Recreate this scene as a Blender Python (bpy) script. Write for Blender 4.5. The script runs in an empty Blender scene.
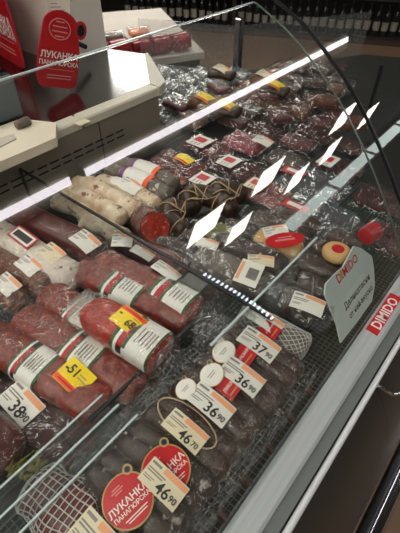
import bpy, math, random
from mathutils import Vector, Matrix, noise as mnoise

random.seed(7)
scene = bpy.context.scene
COL = scene.collection
ZD = 0.85            # height of the display deck above the floor; z below is measured from the deck
PI = math.pi

# ------------------------------------------------------------------ camera
F_PX, PITCH, YAW = 410.0, math.radians(44), math.radians(40)
CAM = Vector((0, 0, 0.60))
FWD = Vector((math.cos(PITCH)*math.cos(YAW), math.cos(PITCH)*math.sin(YAW), -math.sin(PITCH)))
RGT = Vector((math.sin(YAW), -math.cos(YAW), 0))
UPV = RGT.cross(FWD)

def ray(px, py):
    return FWD + RGT*((px-200)/F_PX) - UPV*((py-266.5)/F_PX)

def at(px, py, z=0.0):
    """point of the photograph on the horizontal plane z"""
    d = ray(px, py); t = (z-CAM.z)/d.z
    return CAM + d*t

def at_x(px, py, x):
    d = ray(px, py); return CAM + d*(x/d.x)

def at_y(px, py, y):
    d = ray(px, py); return CAM + d*(y/d.y)

def at_plane(px, py, p0, n):
    d = ray(px, py); return CAM + d*((p0-CAM).dot(n)/d.dot(n))

cd = bpy.data.cameras.new('camera'); cam = bpy.data.objects.new('camera', cd); COL.objects.link(cam)
cd.sensor_fit = 'AUTO'; cd.sensor_width = 36.0; cd.lens = F_PX/533*36.0; cd.clip_start = 0.01
R3 = Matrix((RGT, UPV, -FWD)).transposed()
cam.matrix_world = Matrix.Translation(CAM+Vector((0, 0, ZD))) @ R3.to_4x4()
scene.camera = cam

# ------------------------------------------------------------------ materials
def srgb(c):
    if isinstance(c, str):
        c = tuple(int(c[i:i+2], 16)/255 for i in (0, 2, 4))
    return tuple((v/12.92 if v <= .04045 else ((v+.055)/1.055)**2.4) for v in c)+(1.0,)

class NT:
    def __init__(s, name):
        s.m = bpy.data.materials.new(name); s.m.use_nodes = True
        s.t = s.m.node_tree; s.t.nodes.clear()
        s.out = s.n('ShaderNodeOutputMaterial')
    def n(s, typ, **kw):
        nd = s.t.nodes.new(typ)
        for k, v in kw.items():
            if k in nd.inputs: nd.inputs[k].default_value = v
            else: setattr(nd, k, v)
        return nd
    def l(s, a, b): s.t.links.new(a, b)

def mat(name, col, rough=.5, metal=0.0, col2=None, nscale=20, namt=.5, spots=None, bump=None, spec=.5, stretch=None, coat=0):
    """principled material: base colour, cloudy second colour, specks (scale, colour, threshold), bump (scale, strength)"""
    T = NT(name)
    b = T.n('ShaderNodeBsdfPrincipled')
    b.inputs['Roughness'].default_value = rough; b.inputs['Metallic'].default_value = metal
    b.inputs['Specular IOR Level'].default_value = spec
    b.inputs['Coat Weight'].default_value = coat; b.inputs['Coat Roughness'].default_value = .08
    tc = T.n('ShaderNodeTexCoord'); vec = tc.outputs['Object']
    if stretch:
        mp = T.n('ShaderNodeMapping'); mp.inputs['Scale'].default_value = stretch
        T.l(vec, mp.inputs[0]); vec = mp.outputs[0]
    c = None
    if col2 is not None:
        nz = T.n('ShaderNodeTexNoise', Scale=nscale, Detail=4.0); T.l(vec, nz.inputs['Vector'])
        rp = T.n('ShaderNodeValToRGB')
        rp.color_ramp.elements[0].position = .5-.28*namt; rp.color_ramp.elements[1].position = .5+.28*namt
        rp.color_ramp.elements[0].color = srgb(col); rp.color_ramp.elements[1].color = srgb(col2)
        T.l(nz.outputs['Fac'], rp.inputs[0]); c = rp.outputs[0]
    if spots:
        vz = T.n('ShaderNodeTexNoise', Scale=spots[0], Detail=2.0, Roughness=.6); T.l(vec, vz.inputs['Vector'])
        r2 = T.n('ShaderNodeValToRGB')
        r2.color_ramp.elements[0].position = spots[2]; r2.color_ramp.elements[1].position = min(1, spots[2]+.06)
        r2.color_ramp.elements[0].color = (0, 0, 0, 1); r2.color_ramp.elements[1].color = (1, 1, 1, 1)
        T.l(vz.outputs['Fac'], r2.inputs[0])
        mx = T.n('ShaderNodeMix', data_type='RGBA')
        T.l(r2.outputs[0], mx.inputs['Factor'])
        if c is None: mx.inputs[6].default_value = srgb(col)
        else: T.l(c, mx.inputs[6])
        mx.inputs[7].default_value = srgb(spots[1]); c = mx.outputs[2]
    if c is None: b.inputs['Base Color'].default_value = srgb(col)
    else: T.l(c, b.inputs['Base Color'])
    if bump:
        nb = T.n('ShaderNodeTexNoise', Scale=bump[0], Detail=3.0); T.l(vec, nb.inputs['Vector'])
        bp = T.n('ShaderNodeBump', Strength=bump[1], Distance=.004)
        T.l(nb.outputs['Fac'], bp.inputs['Height']); T.l(bp.outputs[0], b.inputs['Normal'])
    T.l(b.outputs[0], T.out.inputs[0])
    return T.m

def clear(name, f0=.08, amp=.9, powr=5.0, rough=.0, haze=0.0, tint=(1, 1, 1), bump=None, hazecol='d8dcdc', stretch=None):
    """thin clear sheet: transparent and mirror mixed by the viewing angle to the sheet, some milky haze"""
    T = NT(name)
    tr = T.n('ShaderNodeBsdfTransparent'); tr.inputs[0].default_value = tuple(tint)+(1,)
    gl = T.n('ShaderNodeBsdfGlossy'); gl.inputs['Roughness'].default_value = rough
    gl.inputs[0].default_value = (1, 1, 1, 1)
    lw = T.n('ShaderNodeLayerWeight', Blend=.5)
    if bump:
        tc = T.n('ShaderNodeTexCoord'); vec = tc.outputs['Object']
        if stretch:
            mp = T.n('ShaderNodeMapping'); mp.inputs['Scale'].default_value = stretch
            T.l(vec, mp.inputs[0]); vec = mp.outputs[0]
        nb = T.n('ShaderNodeTexNoise', Scale=bump[0], Detail=2.5, Distortion=1.2); T.l(vec, nb.inputs['Vector'])
        bp = T.n('ShaderNodeBump', Strength=bump[1], Distance=.01)
        T.l(nb.outputs['Fac'], bp.inputs['Height'])
        T.l(bp.outputs[0], gl.inputs['Normal']); T.l(bp.outputs[0], lw.inputs['Normal'])
    pw = T.n('ShaderNodeMath', operation='POWER'); T.l(lw.outputs['Facing'], pw.inputs[0]); pw.inputs[1].default_value = powr
    ma = T.n('ShaderNodeMath', operation='MULTIPLY_ADD'); ma.use_clamp = True
    T.l(pw.outputs[0], ma.inputs[0]); ma.inputs[1].default_value = amp; ma.inputs[2].default_value = f0
    mx = T.n('ShaderNodeMixShader'); T.l(ma.outputs[0], mx.inputs[0])
    base = tr
    if haze > 0:
        df = T.n('ShaderNodeBsdfDiffuse'); df.inputs[0].default_value = srgb(hazecol)
        m2 = T.n('ShaderNodeMixShader'); m2.inputs[0].default_value = haze
        T.l(tr.outputs[0], m2.inputs[1]); T.l(df.outputs[0], m2.inputs[2]); base = m2
    T.l(base.outputs[0], mx.inputs[1]); T.l(gl.outputs[0], mx.inputs[2])
    T.l(mx.outputs[0], T.out.inputs[0])
    return T.m

def emit(name, col, s):
    T = NT(name); e = T.n('ShaderNodeEmission'); e.inputs[0].default_value = srgb(col); e.inputs[1].default_value = s
    T.l(e.outputs[0], T.out.inputs[0]); return T.m

M = dict(
    glass=clear('case_glass', .085, .9, 5, 0, .004, (.93, .955, .93)),
    wrap=clear('plastic_wrap', .028, .55, 2.6, .07, .008, (1, 1, 1), (44, 1.0)),
    wrapfine=clear('crinkled_wrap', .032, .6, 2.5, .07, .012, (1, 1, 1), (70, 1.0)),
    film=clear('vacuum_film', .035, .5, 2.6, .07, .02, (1, 1, 1), (26, .7)),
    foggy=clear('frosted_film', .06, .7, 2.4, .12, .09, (1, 1, 1), (30, .8), 'b9bcc0'),
    coolfilm=clear('glossy_bag_film', .09, .5, 1.6, .08, .15, (1, 1, 1), (22, .9), 'b8d0da'),
    acrylic=clear('clear_acrylic', .07, .9, 4, .02, .02, (.95, .97, .97)),
    acryledge=mat('acrylic_edge', 'c8d6da', .15, 0, spec=.8),
    paneledge=mat('glass_edge', '5f6a63', .2),
    deck=mat('dark_deck', '1e1f1e', .5, .2, '282927', 30, .8),
    mesh=mat('mesh_mat', '4c5851', .45, 0, '3c4641', 60, .6),
    steel=mat('brushed_steel', '8c8d90', .17, 1, '7f8084', 6, .6, stretch=(2, 60, 60)),
    panel=mat('rear_panel_grey', '8e8678', .45, .1, '80786b', 3, .7),
    slot=mat('slot_black', '15120f', .8),
    trim=mat('ledge_trim_pale', 'd2ccbc', .4),
    frame=mat('frame_aluminium', 'b2b8b8', .38, .1, 'a8aeae', 5, .6, stretch=(1, 40, 40)),
    groove=mat('groove_dark', '666b69', .5),
    chrome=mat('chrome', 'd8dadf', .12, 1),
    satin=mat('satin_strip', 'dfe3e6', .3, .25),
    frontp=mat('front_panel_dark', '373633', .35, .1, '2e2d2a', 2, .6),
    black=mat('black_rubber', '0d0e0f', .45),
    blackp=mat('black_plastic', '1b1c1e', .4),
    floor=mat('floor_tile', '8c7058', .4, 0, '785f4b', 3, .8),
    wall=mat('wall_paint', '3c3a36', .8, 0, '353330', 2, .5),
    ceil=mat('ceiling_paint', '3c3a37', .85, 0, '363431', 2, .5),
    pillar=mat('pillar_paint', 'ddd5c9', .6, 0, 'd2cabd', 4, .5),
    paper=mat('paper', 'c9c0b2', .8),
    board=mat('board_plastic', 'e9dfcc', .5, 0, 'e2d7c2', 12, .6),
    greybox=mat('grey_plastic', '6f7675', .45, 0, '677070', 8, .6),
    red=mat('sign_red', 'b3141c', .4, 0, 'a81119', 10, .6),
    redlabel=mat('label_red', 'c01a22', .35),
    redband=mat('band_red', 'a8242c', .4),
    white=mat('label_white', 'e2dfd8', .45),
    cream=mat('label_cream', 'ded2b4', .45),
    yellow=mat('label_yellow', 'f2d322', .4),
    orange=mat('label_orange', 'ec5a1e', .4),
    palorange=mat('label_pale_orange', 'eba277', .45),
    green=mat('label_green', '2f5a36', .4),
    navy=mat('label_navy', '252a45', .4),
    gold=mat('label_gold', 'b99a5c', .4),
    purple=mat('label_purple', '6b3a72', .4),
    ink=mat('ink', '26221f', .5),
    greyink=mat('grey_ink', '84807a', .5),
    signwhite=mat('sign_letter_white', 'efe6e0', .5),
    signpink=mat('sign_line_pink', 'd98a88', .5),
    plaque=mat('plaque_face', 'bfcac6', .35, 0, 'b6c2be', 6, .6),
    salami=mat('pressed_salami', '83250f', .38, 0, '56180b', 70, .7, (190, 'a85433', .61), (80, .5)),
    salamidk=mat('dark_salami', '57201a', .4, 0, '451814', 30, .8, (140, '7c3b2e', .66), (50, .3)),
    cutface=mat('cut_meat', '96392a', .4, 0, '7d2b21', 60, .8, (160, 'c98a72', .62), (80, .2)),
    redcut=mat('red_cut_meat', 'b03018', .4, 0, '8a2012', 60, .8, (150, 'd8704a', .62), (90, .6)),
    darkred=mat('dark_red_meat', '5a1a1a', .4, 0, '481414', 24, .8, (60, '74302a', .68), (40, .3)),
    dark=mat('dark_sausage', '40281b', .36, 0, '2a1910', 26, .8, (70, '6a5c50', .68), (60, .5)),
    darkmould=mat('mouldy_sausage', '38281f', .45, 0, '261a14', 22, .8, (60, 'a8a094', .62), (60, .5)),
    brownrough=mat('rough_brown_sausage', '6d3d22', .5, 0, '4c2818', 40, .9, (90, 'a87848', .62), (70, .8)),
    whites=mat('white_sausage', 'e6dac4', .6, 0, 'b08a66', 34, .8, (48, '7a5542', .60), (70, 1.0)),
    whiteth=mat('white_rind', 'dcd3c8', .6, 0, 'c9bcae', 40, .9, (70, '8d5a52', .64), (60, .5)),
    greysaus=mat('grey_sausage', '756b60', .5, 0, '4a4037', 26, .9, (60, 'b9b0a4', .60), (60, .9)),
    slices=mat('sliced_meat', '6a2a26', .42, 0, '522020', 40, .9, (90, 'a66a5a', .62), (50, .4)),
    slicesdk=mat('dark_sliced_meat', '4c2320', .42, 0, '3a1b1a', 40, .9, (90, '7b4a42', .64), (50, .4)),
    slicespink=mat('pink_sliced_meat', '9c4a42', .42, 0, '7f3832', 40, .9, (80, 'c98d80', .60), (50, .4)),
    magenta=mat('magenta_meat', '8d1f36', .4, 0, '75182c', 24, .8, (70, 'b04a5a', .66), (40, .4)),
    fat=mat('ham_fat', '5e2a27', .45, 0, '8a524a', 26, .9),
    cheese=mat('cheese_rind', 'd8b27a', .5, 0, 'c79a60', 16, .8),
    olive=mat('olive_pack', '6f7030', .5, 0, '5c5c26', 16, .8),
    twine=mat('twine', 'b9a07c', .8),
    net=mat('white_net', 'c9c9c6', .6),
    herb=mat('dried_herb', '7d7a3e', .7, 0, '5e5528', 30, .8),
    bottle=mat('bottle_glass_dark', '14181a', .15, 0, '1c1e1a', 6, .6),
    bottlelab=mat('bottle_label', '8f8a80', .6),
    shelfwood=mat('shelf_dark', '2c2420', .6, 0, '241d1a', 6, .6),
    plinth=mat('shelf_plinth', '4c3b30', .5, 0, '43342a', 5, .6),
    lamp=emit('lamp_diffuser', 'fff9f0', 13.0),
    tube=emit('tube_light', 'fbf4fa', 9.0),
    led=emit('led_bead', 'dcecff', 14.0),
    window=emit('window_daylight', 'dfeee8', 4.0),
)

# ------------------------------------------------------------------ mesh building
def V(*a): return Vector(a)

class MB:
    def __init__(s): s.v = []; s.f = []; s.mi = []; s.sm = []
    def add(s, vs, fs, mi=0, smooth=False):
        o = len(s.v); s.v += [Vector(p) for p in vs]
        for k, f in enumerate(fs):
            s.f.append([o+i for i in f]); s.mi.append(mi[k] if isinstance(mi, list) else mi); s.sm.append(smooth)
        return s
    def box(s, a, b, mi=0, bev=0.0):
        x0, y0, z0 = a; x1, y1, z1 = b
        if bev <= 0:
            vs = [(x, y, z) for z in (z0, z1) for y in (y0, y1) for x in (x0, x1)]
            return s.add(vs, [(0, 2, 3, 1), (4, 5, 7, 6), (0, 1, 5, 4), (2, 6, 7, 3), (0, 4, 6, 2), (1, 3, 7, 5)], mi)
        pts = lambda e: [(x0+e, y0), (x1-e, y0), (x1, y0+e), (x1, y1-e), (x1-e, y1), (x0+e, y1), (x0, y1-e), (x0, y0+e)]
        ins = [(x0+bev, y0+bev), (x1-bev, y0+bev), (x1-bev, y0+bev), (x1-bev, y1-bev), (x1-bev, y1-bev), (x0+bev, y1-bev), (x0+bev, y1-bev), (x0+bev, y0+bev)]
        rows = [[(p[0], p[1], z0) for p in ins], [(p[0], p[1], z0+bev) for p in pts(bev)], [(p[0], p[1], z1-bev) for p in pts(bev)], [(p[0], p[1], z1) for p in ins]]
        return s.rings(rows, mi, caps=True, smooth=False)
    def obox(s, c, ax, ay, az, mi=0):
        c = Vector(c); ax, ay, az = Vector(ax), Vector(ay), Vector(az)
        vs = [c+ax*i+ay*j+az*k for k in (-1, 1) for j in (-1, 1) for i in (-1, 1)]
        return s.add(vs, [(0, 2, 3, 1), (4, 5, 7, 6), (0, 1, 5, 4), (2, 6, 7, 3), (0, 4, 6, 2), (1, 3, 7, 5)], mi)
    def rings(s, rows, mi=0, caps=True, smooth=True, matfn=None, capmi=None, closed=True):
        m = len(rows[0]); vs = [p for r in rows for p in r]; fs = []; ms = []
        for i in range(len(rows)-1):
            for j in range(m if closed else m-1):
                k = (j+1) % m
                fs.append((i*m+j, i*m+k, (i+1)*m+k, (i+1)*m+j)); ms.append(matfn(i, j) if matfn else mi)
        s.add(vs, fs, ms, smooth)
        if caps:
            for idx, rev in ((0, True), (len(rows)-1, False)):
                ring = rows[idx]; q = list(ring)[::-1] if rev else list(ring)
                cm = mi if capmi is None or idx == 0 else capmi
                if matfn and capmi is None: cm = mi
                s.add(q, [tuple(range(m))], cm, False)
        return s
    def tube(s, pts, r, mi=0, m=8, smooth=True, caps=True):
        pts = [Vector(p) for p in pts]; rows = []
        for i, p in enumerate(pts):
            t = (pts[min(i+1, len(pts)-1)]-pts[max(i-1, 0)]).normalized()
            a = t.cross(V(0, 0, 1))
            if a.length < .05: a = t.cross(V(1, 0, 0))
            a.normalize(); b = a.cross(t)
            rr = r[i] if isinstance(r, (list, tuple)) else r
            rows.append([p+a*math.cos(2*PI*k/m)*rr+b*math.sin(2*PI*k/m)*rr for k in range(m)])
        return s.rings(rows, mi, caps, smooth)
    def prism(s, poly, d, mi=0, side=None):
        """polygon (list of 3-D points) extruded by vector d"""
        n = len(poly); a = [Vector(p) for p in poly]; b = [p+Vector(d) for p in a]
        s.add(a+b, [tuple(range(n))[::-1], tuple(range(n, 2*n))], mi)
        s.add(a+b, [(i, (i+1) % n, n+(i+1) % n, n+i) for i in range(n)], mi if side is None else side)
        return s
    def text(s, txt, org, xd, yd, size, mi, lift=.0004):
        vs, fs = glyphs(txt); xd = Vector(xd).normalized(); yd = Vector(yd); yd = (yd-xd*yd.dot(xd)).normalized(); n = xd.cross(yd)
        w = max(p[0] for p in vs) if vs else 0
        org = Vector(org)+n*lift
        return s.add([org+xd*(p[0]-w/2)*size+yd*(p[1]-.36)*size for p in vs], fs, mi)
    def build(s, name, mats, parent=None, at_=None):
        if not isinstance(mats, (list, tuple)): mats = [mats]
        base = WL.get(parent.name, V(0, 0, 0)) if parent else (Vector(at_) if at_ is not None else V(0, 0, 0))
        me = bpy.data.meshes.new(name)
        me.from_pydata([tuple(p-base) for p in s.v], [], s.f)
        for m in mats: me.materials.append(M[m] if isinstance(m, str) else m)
        me.polygons.foreach_set('material_index', s.mi); me.polygons.foreach_set('use_smooth', s.sm); me.update()
        o = bpy.data.objects.new(name, me); COL.objects.link(o)
        if parent: o.parent = parent
        else: o.location = base+V(0, 0, ZD)
        WL[o.name] = base
        return o

WL = {}
_G = {}
def glyphs(txt):
    if txt not in _G:
        cu = bpy.data.curves.new('t', 'FONT'); cu.body = txt; cu.resolution_u = 2; cu.offset = .018
        ob = bpy.data.objects.new('t', cu); COL.objects.link(ob)
        dg = bpy.context.evaluated_depsgraph_get(); dg.update()
        me = ob.evaluated_get(dg).to_mesh()
        _G[txt] = ([tuple(v.co) for v in me.vertices], [tuple(p.vertices) for p in me.polygons])
        ob.evaluated_get(dg).to_mesh_clear()
        bpy.data.objects.remove(ob); bpy.data.curves.remove(cu)
    return _G[txt]

def thing(name, label, cat, loc, group=None):
    o = bpy.data.objects.new(name, None); COL.objects.link(o); o.empty_display_size = .02
    o.location = Vector(loc)+V(0, 0, ZD); WL[o.name] = Vector(loc)
    o['label'] = label; o['category'] = cat
    if group: o['group'] = group
    return o

def tag(o, label, cat, group=None):
    o['label'] = label; o['category'] = cat
    if group: o['group'] = group
    return o

def struct(o): o['kind'] = 'structure'; return o

def dup(root, loc, rz=0.0, sc=1.0, label=None):
    r = root.copy(); COL.objects.link(r); r.location = Vector(loc)+V(0, 0, ZD); r.rotation_euler = (0, 0, rz); r.scale = (sc, sc, sc)
    if label: r['label'] = label
    for ch in list(root.children):
        c = ch.copy(); COL.objects.link(c); c.parent = r
        for g in list(ch.children):
            d = g.copy(); COL.objects.link(d); d.parent = c
    return r

# ------------------------------------------------------------------ sausage body
def path_fn(pts):
    pts = [Vector(p) for p in pts]; n = len(pts)-1
    def f(u):
        u = min(max(u, 0), 1)*n; i = min(int(u), n-1); t = u-i
        a, b, c, d = pts[max(i-1, 0)], pts[i], pts[i+1], pts[min(i+2, n)]
        return .5*(2*b+(c-a)*t+(2*a-5*b+4*c-d)*t*t+(3*b-a-3*c+d)*t**3)
    return f

def sausage_rows(pts, rw, rh, e0=.12, e1=.12, ex=2.0, n=30, m=20, nz=0.0, fq=40, seed=0, prof=None, u0=0, u1=1, even=False, scale=1.0):
    f = path_fn(pts); rows = []
    for i in range(n+1):
        q = i/n; q = q if even else (1-math.cos(PI*q))/2
        u = u0+(u1-u0)*q
        p = f(u); t = (f(u+.01)-f(u-.01)).normalized()
        a = t.cross(V(0, 0, 1)); a.normalize(); b = a.cross(t)
        if prof: k = prof(u)
        else:
            k = 1
            if u < e0: k = math.sqrt(max(0, 1-(1-u/e0)**2))
            if u > 1-e1: k = min(k, math.sqrt(max(0, 1-(1-(1-u)/e1)**2)))
            k = max(k, .02)
        row = []
        for j in range(m):
            th = 2*PI*j/m; c, s_ = math.cos(th), math.sin(th)
            cx = math.copysign(abs(c)**(2/ex), c); sx = math.copysign(abs(s_)**(2/ex), s_)
            d = 1
            if nz:
                w = p+a*cx*rw+b*sx*rh
                d = 1+nz*mnoise.noise(w*fq+V(seed*7.3, seed*3.1, seed))
            row.append(p+(a*cx*rw+b*sx*rh)*k*d*scale)
        rows.append(row)
    return rows

def casing(parent, pts, rw, rh, material, cut=None, name='casing', **kw):
    mb = MB(); rows = sausage_rows(pts, rw, rh, **kw)
    mb.rings(rows, 0, True, True, capmi=1 if cut else None)
    return mb.build(name, [material, cut] if cut else material, parent)

def wrap(parent, pts, rw, rh, material='wrap', ext=.03, nz=.22, fq=45, seed=1, pinch=.45, m=22, n=34, pad=.004):
    """loose clear plastic around a sausage, gathered at both ends"""
    pts = [Vector(p) for p in pts]
    a = pts[0]+(pts[0]-pts[1]).normalized()*ext; b = pts[-1]+(pts[-1]-pts[-2]).normalized()*ext
    P = [a]+pts+[b]
    def prof(u):
        d = min(u, 1-u); e = .13
        return pinch+(1-pinch)*math.sin(min(d/e, 1)*PI/2)
    rows = sausage_rows(P, rw+pad, rh+pad, prof=prof, nz=nz, fq=fq, seed=seed, m=m, n=n, even=True)
    zmin = .0012
    for r in rows:
        for p in r: p.z = max(p.z, zmin)
    mb = MB(); mb.rings(rows, 0, False, True)
    return mb.build('plastic_wrap', material, parent)

def slab_frame(c, xd, nrm):
    n = Vector(nrm).normalized(); x = Vector(xd); x = (x-n*x.dot(n)).normalized(); return Vector(c), x, n.cross(x), n

def price_tag(parent, c, xd=(0, -1, 0), nrm=(-.1, -.15, 1), w=.062, h=.037, num='36', small='90', style='white', flip=False, name='price_tag', lines=True):
    """printed price ticket; xd is the reading direction"""
    c, x, y, n = slab_frame(c, xd, nrm); mb = MB(); th = .0008
    body = {'white': 0, 'cream': 1, 'yellow': 2}[style]; strip = 3 if style == 'yellow' else 4
    # gently curled ticket
    k = 10; top = []; 
    def P(u, v): return c+x*u*w/2+y*v*h/2-n*(.0030*u*u)
    us = [-1+2*i/k for i in range(k+1)]
    vs = [P(u, -1) for u in us]+[P(u, 1) for u in us]; vs += [p-n*th for p in vs]
    q = k+1; fs = []
    for i in range(k):
        fs += [(i, i+1, q+i+1, q+i), (2*q+i, 3*q+i, 3*q+i+1, 2*q+i+1), (i, 2*q+i, 2*q+i+1, i+1), (q+i, q+i+1, 3*q+i+1, 3*q+i)]
    fs += [(0, q, 3*q, 2*q), (k, 2*q+k, 3*q+k, q+k)]
    mb.add(vs, fs, body)
    def patch(u0, u1, v0, v1, mi, lift):
        st = max(1, int((u1-u0)*5)); a = [u0+(u1-u0)*i/st for i in range(st+1)]
        mb.add([P(u, v0)+n*lift for u in a]+[P(u, v1)+n*lift for u in a], [(i, i+1, st+1+i+1, st+1+i) for i in range(st)], mi)
    sgn = -1 if style == 'yellow' and not flip else 1
    if style == 'yellow': patch(-.98, .98, *( (-.96, -.52) if not flip else (.52, .96)), strip, .0003)
    else: patch(-.25, .98, .50, .92, strip, .0003)
    if lines:
        if style == 'yellow':
            patch(.2, .8, .05, .12, 6, .0004); patch(.2, .7, .3, .38, 6, .0004); patch(-.8, -.55, .05, .2, 5, .0004)
            patch(-.7, .7, *((-.8, -.68) if not flip else (.68, .8)), 7, .0005)
        else:
            for v in (.25, .05): patch(-.92, -.1+.5*v, v-.05, v+.05, 6, .0004)
            patch(-.9, -.35, -.35, -.28, 6, .0004); patch(-.9, -.45, -.52, -.44, 6, .0004); patch(-.92, -.4, .6, .8, 6, .0004)
    if num:
        if style == 'yellow':
            if flip: mb.text(num, P(.35, -.25), x, y, h*.5, 5, .0008)
            else: mb.text(num, P(-.25, .30), x, y, h*.5, 5, .0008)
        else:
            mb.text(num, P(.18, -.38), x, y, h*.62, 5, .0008)
            if small: mb.text(small, P(.72, -.42), x, y, h*.34, 5, .0008)
    return mb.build(name, ['white', 'cream', 'yellow', 'orange', 'palorange', 'ink', 'greyink', 'redlabel'], parent)

def band(parent, pts, rw, rh, u0, u1, ex=2.0, m=24, style='salami', name='label_band', **kw):
    """printed paper band wrapped round the sausage"""
    n = 14
    rows = sausage_rows(pts, rw+.0012, rh+.0012, e0=.001, e1=.001, ex=ex, n=n, m=m, u0=u0, u1=u1, even=True)
    def mf(i, j):
        a = (j+.5)/m*360   # 0 = side to the tangent's right (x minus side), 90 = top
        if style == 'salami':
            if i in (0, n-1): return 1
            if i == 1: return 0
            if i in (2, 3): return 3 if 30 < a < 112 else (2 if a < 200 else 0)
            if i == 4: return 1 if 30 < a < 140 else 0
            return 0
        if style == 'red': return 3 if 60 < a < 130 and 3 < i < n-3 else 0
        if style == 'purple': return 4 if i < 2 else (5 if i > 11 else 0)
        return 0
    mb = MB(); mb.rings(rows, 0, False, True, matfn=mf)
    if style == 'salami':   # lines of print on the white panel
        f = path_fn(pts)
        for k in range(5):
            u = u0+(u1-u0)*(.46+.09*k); p = f(u); t = (f(u+.01)-f(u-.01)).normalized(); a = t.cross(V(0, 0, 1)).normalized()
            b = a.cross(t)
            c = p+b*(rh+.0016)+a*(rw*.12)
            mb.obox(c, a*rw*(.34 if k % 2 else .42), t*.0009, b*.0002, 6 if k != 1 else 7)
    return mb.build(name, ['white', 'green', 'blackp', 'redband', 'purple', 'orange', 'greyink', 'ink'], parent)

# ------------------------------------------------------------------ room
FX0, FX1, FY0, FY1, ZC, ZF = -3.0, 14.0, -4.6, 8.5, 2.25, -ZD
def quadbox(name, a, b, m): return struct(MB().box(a, b).build(name, m, at_=((a[0]+b[0])/2, (a[1]+b[1])/2, a[2])))
quadbox('floor', (FX0, FY0, ZF-.1), (FX1, FY1, ZF), 'floor')
quadbox('ceiling', (FX0, FY0, ZC), (FX1, FY1, ZC+.1), 'ceil')
quadbox('wall_front', (FX0, FY0-.1, ZF), (FX1, FY0, ZC), 'wall')
quadbox('wall_back', (FX0, FY1, ZF), (FX1, FY1+.1, ZC), 'wall')
quadbox('wall_left', (FX0-.1, FY0, ZF), (FX0, FY1, ZC), 'wall')
quadbox('wall_right', (FX1, FY0, ZF), (FX1+.1, FY1, ZC), 'wall')
w = struct(MB().box((5.6, FY0, 1.62), (13.4, FY0+.02, 2.02)).build('window_1', 'window', at_=(9, FY0, 1.62)))
mb = MB()
for x in (5.6, 7.5, 9.4, 11.3, 13.4): mb.box((x-.04, FY0, 1.56), (x+.04, FY0+.05, 2.08))
mb.box((5.5, FY0, 1.56), (13.5, FY0+.05, 1.62)); mb.box((5.5, FY0, 2.02), (13.5, FY0+.05, 2.08)); mb.build('window_frame', 'trim', w)

# ceiling lamps -----------------------------------------------------
def panel_lamp(x, y, lab, s=.3):
    t = thing('ceiling_lamp', lab, 'lamp', (x, y, ZC-.04), 'square ceiling lamps')
    MB().box((x-s-.02, y-s-.02, ZC-.035), (x+s+.02, y+s+.02, ZC), bev=.005).build('frame', 'trim', t)
    MB().box((x-s, y-s, ZC-.042), (x+s, y+s, ZC-.034)).build('diffuser', 'lamp', t)
for x, y in ((2.88, -2.42), (4.13, -2.35), (6.2, -2.25)):
    panel_lamp(x, y, 'square white ceiling lamp of the row over the shop aisle', .26)
for x, y in ((3.95, -3.4), (5.5, -3.27), (6.67, -3.25), (8.0, -3.0)):
    panel_lamp(x, y, 'square white ceiling lamp of the row near the front wall', .24)
for x, y in ((5.0, 5.6), (6.4, 6.6), (5.0, 6.9)):
    panel_lamp(x, y, 'square white ceiling lamp far behind the counter', .5)
for x, y in ((-2.2, -1.3), (-2.2, .4), (-2.2, 2.1), (-.9, -1.3), (-.9, .4), (-.9, 2.1), (.6, 2.3), (2.1, 2.3), (3.6, 2.3)):  # unseen lamps added to brighten the scene, kept clear of the glass reflections
    panel_lamp(x, y, 'added square fill lamp over the counter end, unseen and out of the mirror rows', .34)
for x0, x1 in ((.1, 1.14), (1.24, 4.9)):
    y = -.24; t = thing('ceiling_lamp', 'long white tube lamp on the ceiling along the counter', 'lamp', ((x0+x1)/2, y, ZC-.05), 'tube lamps along the counter')
    MB().box((x0, y-.09, ZC-.04), (x1, y+.09, ZC), bev=.006).build('housing', 'trim', t)
    MB().box((x0+.01, y-.027, ZC-.055), (x1-.01, y+.027, ZC-.038)).build('tube', 'tube', t)

# light strip on a door post across the aisle (it mirrors in the curved glass)
t = thing('light_strip', 'vertical strip of small cold white lights on a post across the aisle', 'light strip', (3.33, -4.0, ZF))
MB().box((3.28, -4.05, ZF), (3.38, -4.0, 2.2)).build('post', 'blackp', t)
for k in range(17):
    z = .30+k*.115; MB().box((3.30, -4.0, z), (3.36, -3.99, z+.05)).build('light', 'led', t)

# ------------------------------------------------------------------ display case
case = thing('display_case', 'long refrigerated deli counter with curved glass front and grey metal frame', 'display case', (.8, .5, ZF))
DECK = [(-.7, .066), (2.3, .066), (2.02, .72), (1.46, 1.03), (1.30, 1.42), (.86, 1.42), (.86, .868), (-.7, .868)]
MB().prism([(x, y, -.03) for x, y in DECK], (0, 0, .029)).build('deck', 'deck', case)
# plinth below the deck down to the floor
MB().prism([(x, y*1.0+(.02 if y < .1 else 0), ZF) for x, y in DECK], (0, 0, ZD-.032)).build('base', 'frontp', case)
# mesh mat
mb = MB()
y = .072
while y < .285:
    mb.box((-.2, y-.0006, .0008), (1.0, y+.0006, .0032)); y += .0085
x = -.2
while x < 1.0:
    mb.box((x-.0006, .07, .0004), (x+.0006, .285, .0026)); x += .0085
mm = mb.build('drain_mat', 'mesh', None, at_=(.4, .18, 0)); tag(mm, 'grey green plastic mesh mat lying on the deck along the front', 'mat')
# rear panel with slots
mb = MB(); mb.box((-.7, .868, 0), (.846, .90, .128))
for zr in (.062, .078):
    x = -.3
    while x < .70:
        mb.box((x, .8665, zr-.0018), (x+.027, .8685, zr+.0018), 1); x += .036
mb.box((.205, .8665, 0), (.2065, .8685, .128), 1); mb.box((.62, .8665, 0), (.6215, .8685, .128), 1)
mb.build('rear_panel', ['panel', 'slot'], case)
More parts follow.
